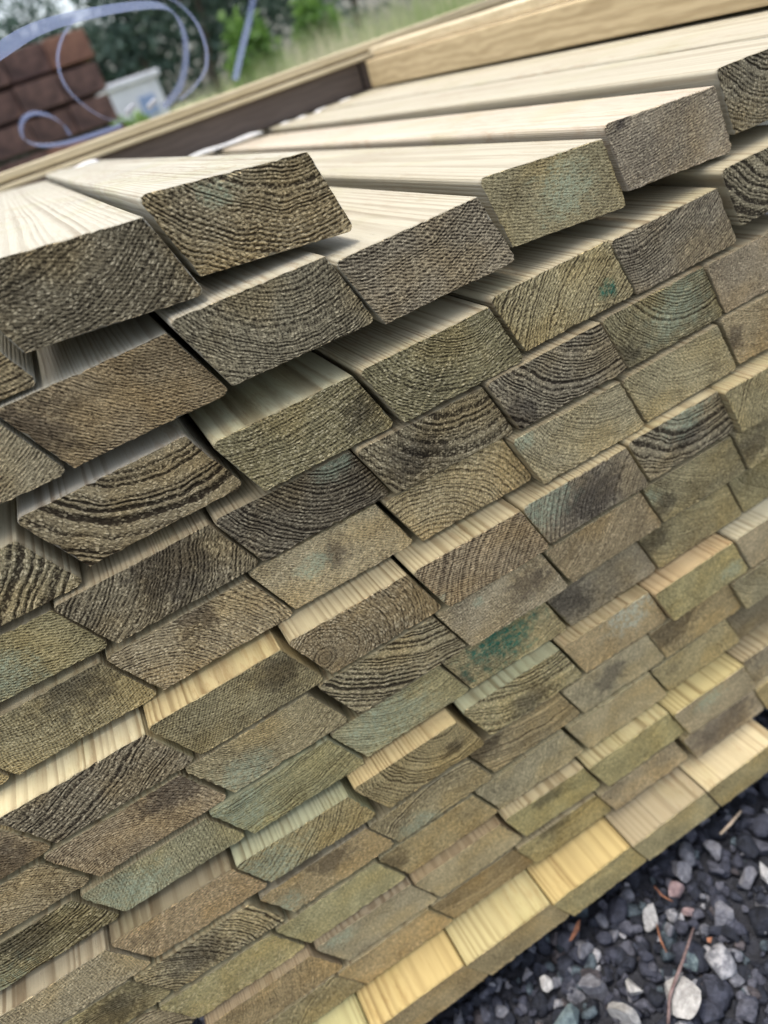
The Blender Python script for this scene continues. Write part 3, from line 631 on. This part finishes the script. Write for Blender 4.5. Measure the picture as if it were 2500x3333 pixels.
def timber(name, x0, x1, y0, y1, z0, z1, m, lab, cat, grp=None):
    cx, cy = (x0+x1)/2, (y0+y1)/2
    o = link(name, boxmesh(name, x0-cx, x1-cx, y0-cy, y1-cy, 0, z1-z0, .0025), [m], loc=(cx, cy, z0)); tag(o, lab, cat, grp); return o
timber('loose_plank', .442, .487, .045, 1.000, .1295, .1725, M_YEL, 'long yellowish plank lying on edge along the far right of the stack', 'plank')
timber('loose_plank', .462, .520, .100, 1.015, .1745, .1880, M_LATH, 'thin pale plank lying on top of the yellowish plank', 'plank')
timber('loose_plank', .487, .560, .045, 1.000, .1295, .1700, M_YEL, 'plank lying just behind the yellowish plank', 'plank')
timber('cross_bearer', -.058, .440, 1.030, 1.075, .1265, .1735, M_BRN, 'dark brown bearer laid across the boards under the laths', 'bearer')
timber('cross_bearer', .445, 1.30, 1.030, 1.075, .1265, .1735, M_BRN, 'brown bearer mostly hidden behind the yellowish plank', 'bearer')
timber('cross_lath', -.80, 1.55, 1.020, 1.060, .1740, .1815, M_LATH, 'lower of two long pale laths across the far end', 'lath', 'laths across the far end of the stack')
timber('cross_lath', -.80, 1.55, 1.030, 1.075, .1855, .1985, M_LATH, 'upper of two long pale laths across the far end', 'lath', 'laths across the far end of the stack')
timber('lath_spacer', -.78, 1.50, 1.045, 1.070, .1816, .1849, M_BRN, 'thin dark spacer strip between the two pale laths', 'spacer')

M_WHT = simple('white_board_end', (.62,.62,.60), (.75,.75,.74), 60.0, .6, .0005)  # white strips added in place of the bright far ends of the boards
for a_, b_, yy, lab in (((-40, 668), (112, 598), .985, 'white strip added for pale board ends under the laths at the left frame edge'), ((150, 574), (318, 516), .985, 'white strip added for pale board ends behind the big topmost board'),
                        ((600, 514), (850, 424), 1.015, 'white strip added for pale board tops along the foot of the brown bearer, left piece'), ((905, 408), (1000, 374), 1.015, 'short white strip added for pale board tops at the middle of the bearer foot'), ((1015, 368), (1150, 314), 1.015, 'white strip added for pale board tops at the bearer foot near the yellowish plank')):
    A_ = pix(a_[0], a_[1], y=yy); B_ = pix(b_[0], b_[1], y=yy); d = B_-A_; n = 14; V = []; F = []
    for i in range(n+1):
        t_ = i/n; p = A_+d*t_; hh = .0042*(math.sin(math.pi*min(1, max(0, t_*1.04-.02))))**.35+.0015*math.sin(t_*9)+.001; wd = .008
        for q in range(6):
            an = math.pi*q/5; V.append((p.x, p.y-wd*math.cos(an), p.z-.004+hh*math.sin(an)))
    for i in range(n):
        for q in range(5): F.append((i*6+q, (i+1)*6+q, (i+1)*6+q+1, i*6+q+1))
        F.append((i*6+5, (i+1)*6+5, (i+1)*6, i*6))
    F += [tuple(range(6)), tuple(n*6+q for q in range(6))[::-1]]
    tag(link('board_end_strip', mesh('board_end_strip', V, F, True), [M_WHT]), lab, 'packing strip', 'white strips added for board ends by the bearer')
# plastic straps ------------------------------------------------------
def mat_strap():
    t = NT('strap_plastic'); co = t.n('ShaderNodeTexCoord').outputs['Object']
    a = t.noise(co, 900.0, 2.0); t.bump(a, 0.0003)
    tr = t.n('ShaderNodeBsdfTranslucent'); tr.inputs[0].default_value = (.36, .44, .72, 1)
    mx = t.n('ShaderNodeMixShader'); mx.inputs[0].default_value = .35
    t.t.links.new(t.p.outputs[0], mx.inputs[1]); t.t.links.new(tr.outputs[0], mx.inputs[2]); t.t.links.new(mx.outputs[0], t.out.inputs[0])
    tp = t.n('ShaderNodeBsdfTransparent'); m2 = t.n('ShaderNodeMixShader'); m2.inputs[0].default_value = .58
    t.t.links.new(mx.outputs[0], m2.inputs[1]); t.t.links.new(tp.outputs[0], m2.inputs[2]); t.t.links.new(m2.outputs[0], t.out.inputs[0])
    return t.set(Base_Color=(.20, .24, .38), Roughness=0.25, Specular_IOR_Level=0.6)
M_STRAP = mat_strap()
def spline(P, n):
    P = [P[0]*2-P[1]]+P+[P[-1]*2-P[-2]]; out = []
    for i in range(1, len(P)-2):
        for k in range(n):
            t = k/n; a, b, c, d = P[i-1:i+3]
            out.append(0.5*((2*b)+(c-a)*t+(2*a-5*b+4*c-d)*t*t+(3*b-a-3*c+d)*t**3))
    out.append(P[-2]); return out
def strap(pts, wdir, width, lab, th=.0007):
    P = spline([pix(u, v, y=yy) for u, v, yy in pts], 10); V = []; F = []; n = len(P)
    for i, p in enumerate(P):
        d = (P[min(i+1, n-1)]-P[max(i-1, 0)]).normalized(); w = wdir if isinstance(wdir, Vector) else (p-CAM).normalized()*wdir[0]+RX*wdir[1]+DN*wdir[2]
        w = (w-d*w.dot(d)*0.6).normalized()*width/2; nn = d.cross(w).normalized()*th/2
        V += [p-w-nn, p+w-nn, p+w+nn, p-w+nn]
    for i in range(n-1):
        for k in range(4): F.append((i*4+k, i*4+(k+1) % 4, (i+1)*4+(k+1) % 4, (i+1)*4+k))
    F += [(0, 1, 2, 3), tuple((n-1)*4+k for k in (3, 2, 1, 0))]
    o = link('packing_strap', mesh('packing_strap', V, F, False), [M_STRAP]); tag(o, lab, 'strap', 'plastic packing straps curling over the stack')
strap([(-90, 225, .28), (0, 165, .31), (90, 108, .36), (180, 72, .41), (300, 42, .48), (430, 20, .56), (530, 20, .66), (580, 60, .76), (603, 130, .86), (603, 210, .94), (585, 280, 1.0), (555, 325, 1.06), (530, 348, 1.12)],
      Vector((.27, -.59, -.75)), .0112, 'widest bluish strap arching from the left frame edge')
strap([(245, 60, .85), (208, 112, .87), (190, 165, .9), (190, 215, .93), (208, 270, .96), (245, 318, 1.0), (295, 358, 1.04), (345, 385, 1.07), (400, 397, 1.1)], (1.0, .28, .1), .006, 'thin looped strap in front of the brown sleeper stack')
strap([(520, -20, .75), (590, 18, .8), (640, 75, .86), (667, 140, .92), (673, 195, .97), (665, 235, 1.02), (630, 285, 1.08), (585, 325, 1.14)], (1.0, .3, .1), .006, 'outer thin strap looping in front of the green bushes')
strap([(228, 440, 1.2), (205, 405, 1.2), (160, 376, 1.2), (110, 368, 1.2), (76, 388, 1.2), (68, 425, 1.19), (82, 455, 1.17), (125, 472, 1.14), (200, 468, 1.12), (300, 440, 1.12), (395, 408, 1.12)], (1.0, .7, .6), .008, 'small curled strap lying on the far laths')
strap([(830, -40, 1.25), (812, 60, 1.25), (790, 150, 1.22), (765, 260, 1.18)], (.3, 1.0, .2), .012, 'upright strap end in front of the green bush')
M_CLIP = simple('bright_metal', (.35,.36,.38), (.6,.6,.62), 300.0, .3)
for u, v, lab in ((425, 355, 'left of two small bright strap clips on the laths'), (495, 338, 'right of two small bright strap clips on the laths')):
    q = pix(u, v, y=1.14); bm = bmesh.new(); bmesh.ops.create_cube(bm, size=1)
    for vv in bm.verts: vv.co = Vector((vv.co.x*.022, vv.co.y*.008, vv.co.z*.008))
    bmesh.ops.bevel(bm, geom=bm.edges[:], offset=.001, segments=2, affect='EDGES')
    me = bpy.data.meshes.new('strap_clip'); bm.to_mesh(me); bm.free()
    o = link('strap_clip', me, [M_CLIP], loc=q); o.rotation_euler = (0, -.35, .3); tag(o, lab, 'clip', 'strap clips')

# ------------------------------------------------------------------ background
M_SLP = simple('brown_sleeper', (.045,.026,.024), (.19,.105,.085), 9.0, .85, .004); M_SLO = simple('orange_sleeper_end', (.15,.07,.05), (.30,.15,.10), 6.0, .85, .004)
rg = random.Random(4); sl = None
for c in range(8):
    z0 = GZ+c*.158
    x = .51+.012*math.sin(c*2.1)
    for k in range(5):
        w = .235; x1 = x-k*.239; x0 = x1-w
        if c == 7 and k == 0: x1 -= .0
        me = boxmesh('railway_sleeper', -w/2, w/2, 0, 2.2, 0, .136, .005)
        o = link('railway_sleeper', me, [M_SLO if (c, k) in ((7, 0), (3, 0), (5, 4), (4, 1)) else M_SLP], loc=((x0+x1)/2, 4.5+rg.uniform(0, .05), z0))
        tag(o, '%s sleeper end in the background stack, %s from the right, %s course up' % ('orange-tinged' if o.data.materials[0] is M_SLO else 'dark brown', NTH[k], NTH[c]), 'sleeper', 'brown sleepers stacked in the background')
root = link('storage_cabinet', None, loc=(1.98, 12.0, GZ)); tag(root, 'pale grey cabinet standing right of the brown sleeper stack', 'cabinet')
M_GRY = simple('pale_grey_panel', (.60,.60,.64), (.72,.72,.76), 3.0, .5, .001); M_BLU = simple('bluish_panel', (.22,.30,.48), (.28,.36,.55), 3.0, .4, .001)
link('cabinet_body', boxmesh('cabinet_body', -.40, .36, 0, .8, .0, 1.16, .02), [M_GRY], root)
link('cabinet_lid', boxmesh('cabinet_lid', -.46, .42, -.05, .86, 1.163, 1.25, .02), [M_GRY], root)
link('cabinet_panel', boxmesh('cabinet_panel', -.02, .22, -.02, -.002, .72, .98, .004), [M_BLU], root)

def leaves(n, c, rad, size, rng, clump=18, flat=1.0):
    """n leaf faces in clumps through a crown volume"""
    nc = max(1, n//clump); cc = rng.normal(size=(nc, 3)); cc /= np.linalg.norm(cc, axis=1)[:, None]; cc *= rng.uniform(.25, 1.0, (nc, 1))**.5
    cc = cc*np.array(rad)+np.array(c); ctr = np.repeat(cc, clump, 0)+rng.normal(size=(nc*clump, 3))*np.array(rad)*.13
    m = len(ctr); a = rng.normal(size=(m, 3)); a /= np.linalg.norm(a, axis=1)[:, None]; b = np.cross(a, rng.normal(size=(m, 3))); b /= np.linalg.norm(b, axis=1)[:, None]
    s = size*rng.uniform(.6, 1.4, (m, 1)); V = np.stack([ctr-a*s, ctr+b*s*.5, ctr+a*s, ctr-b*s*.5], 1).reshape(-1, 3)
    F = np.arange(m*4).reshape(-1, 4); return V, F
def mat_leaf(name, c0, c1):
    t = NT(name); a = t.n('ShaderNodeTexCoord').outputs['Object']; n1 = t.noise(a, 1.3, 3.0); n2 = t.noise(a, 14.0, 2.0)
    col = t.mix(t.step(t.M('ADD', n1, t.M('MULTIPLY', t.M('SUBTRACT', n2, .5), .6)), .35, .65), c0, c1)
    tr = t.n('ShaderNodeBsdfTranslucent'); t.put(tr.inputs[0], col); mx = t.n('ShaderNodeMixShader'); mx.inputs[0].default_value = .42
    t.t.links.new(t.p.outputs[0], mx.inputs[1]); t.t.links.new(tr.outputs[0], mx.inputs[2]); t.t.links.new(mx.outputs[0], t.out.inputs[0])
    return t.set(Base_Color=col, Roughness=.6)
M_LF = mat_leaf('dark_foliage', (.075,.13,.11), (.12,.18,.14)); M_LB = mat_leaf('bright_foliage', (.10,.20,.04), (.22,.36,.08)); M_BARK = simple('tree_bark', (.05,.04,.03), (.12,.10,.08), 12.0, .9, .01)
rng = np.random.default_rng(5)
def plant(name, x, y, h, cr, n, size, m, lab, cat, grp, trunk=True):
    root = link(name, None, loc=(x, y, GZ)); tag(root, lab, cat, grp)
    ctr = (0, 0, h*.58) if trunk else (0, 0, h*.5); rad = (cr, cr*.8, h*.46 if trunk else h*.5)
    V, F = leaves(n, ctr, rad, size, rng); me = mesh('crown', V, [tuple(map(int, f)) for f in F]); link('crown', me, [m], root)
    pts = [(0, 0, 0)]; rr = [.045*h**.8*.6]
    for k in range(1, 6): pts.append((rng.normal()*.04*h*.3, rng.normal()*.03*h*.3, h*.8*k/5)); rr.append(rr[0]*(1-k/6.5))
    o = tube('trunk', pts, rr, M_BARK, 8); o.parent = root
TR = [(-3.2, 19, 3.2, 2.2), (1.7, 24, 3.3, 1.8), (5.8, 21, 7.0, 2.2), (4.25, 22, 7.4, 1.7), (6.2, 23, 7.6, 2.8), (8.6, 21, 6.6, 2.6), (11.5, 24, 7.5, 3.0), (14.5, 22, 7.0, 2.8), (8.4, 28, 9.0, 3.2), (9.5, 29, 9.0, 3.6), (3.6, 24, 3.0, 1.5), (2.1, 24, 4.9, 1.0), (-.8, 22, 3.2, 1.8), (.6, 25, 3.4, 1.9), (17.8, 24, 7.2, 3.0)]
TRA = sorted(range(len(TR)), key=lambda k: TR[k][0]/TR[k][1]); TRL = {k: '%s from the left' % (NTH+['eleventh', 'twelfth', 'thirteenth', 'fourteenth', 'fifteenth', 'sixteenth'])[j] for j, k in enumerate(TRA)}
for i, (x, y, h, cr) in enumerate(TR):
    plant('broadleaf_tree', x, y, h, cr, 1300 if cr == 1.0 else 3600, .12, M_LF, 'dark green blurred tree of the far wood, %s' % TRL[i], 'tree', 'trees of the far wood')
for x, y, h, cr, lab in ((2.62, 8.2, 1.30, .30, 'bright green bush behind the upright strap'), (3.75, 9.0, 1.32, .32, 'bright green bush above the middle of the laths'), (1.55, 11.0, .8, .35, 'small green bush beside the pale cabinet')):
    plant('green_bush', x, y, h, cr, 2600, .045, M_LB, lab, 'bush', 'bushes behind the grass', False)
def grass():
    n = 42000; rr = np.random.default_rng(8); y = rr.uniform(2.2, 9.5, n); x = (y+.36)*rr.uniform(.13, 1.1, n)-.2+rr.normal(size=n)*.1
    k = (y > 4.3) | (x > .75); x, y = x[k], y[k]; n = len(x)
    h = rr.uniform(.5, 1.12, n)*(.86+.14*np.sin(x*1.7+y))*np.clip(.62+x*.14, .6, 1.0); b = rr.normal(size=(n, 2))*.12; w = rr.uniform(.0025, .006, n); a = rr.uniform(0, 3.14, n)
    dx, dy = np.cos(a)*w, np.sin(a)*w; z = np.full(n, GZ)
    P = np.stack([np.stack([x-dx, y-dy, z], 1), np.stack([x+dx, y+dy, z], 1), np.stack([x+b[:, 0]*.4+dx*.8, y+b[:, 1]*.4+dy*.8, z+h*.6], 1), np.stack([x+b[:, 0]*.4-dx*.8, y+b[:, 1]*.4-dy*.8, z+h*.6], 1), np.stack([x+b[:, 0], y+b[:, 1], z+h], 1)], 1)
    F = []
    for i in range(n): o = i*5; F += [(o, o+1, o+2, o+3), (o+3, o+2, o+4)]
    me = mesh('tall_grass', P.reshape(-1, 3), F)
    t = NT('dry_grass'); co = t.n('ShaderNodeTexCoord').outputs['Object']; q = t.noise(co, 1.1, 4.0)
    col = t.mix(t.step(q, .42, .62), (.30, .38, .15), (.68, .62, .42))
    tr = t.n('ShaderNodeBsdfTranslucent'); t.put(tr.inputs[0], col); mx = t.n('ShaderNodeMixShader'); mx.inputs[0].default_value = .4
    t.t.links.new(t.p.outputs[0], mx.inputs[1]); t.t.links.new(tr.outputs[0], mx.inputs[2]); t.t.links.new(mx.outputs[0], t.out.inputs[0])
    m = t.set(Base_Color=col, Roughness=.8)
    o = link('tall_grass', me, [m]); tag(o, 'tall pale dry grass beyond the stack', 'grass', kind='stuff')
grass()
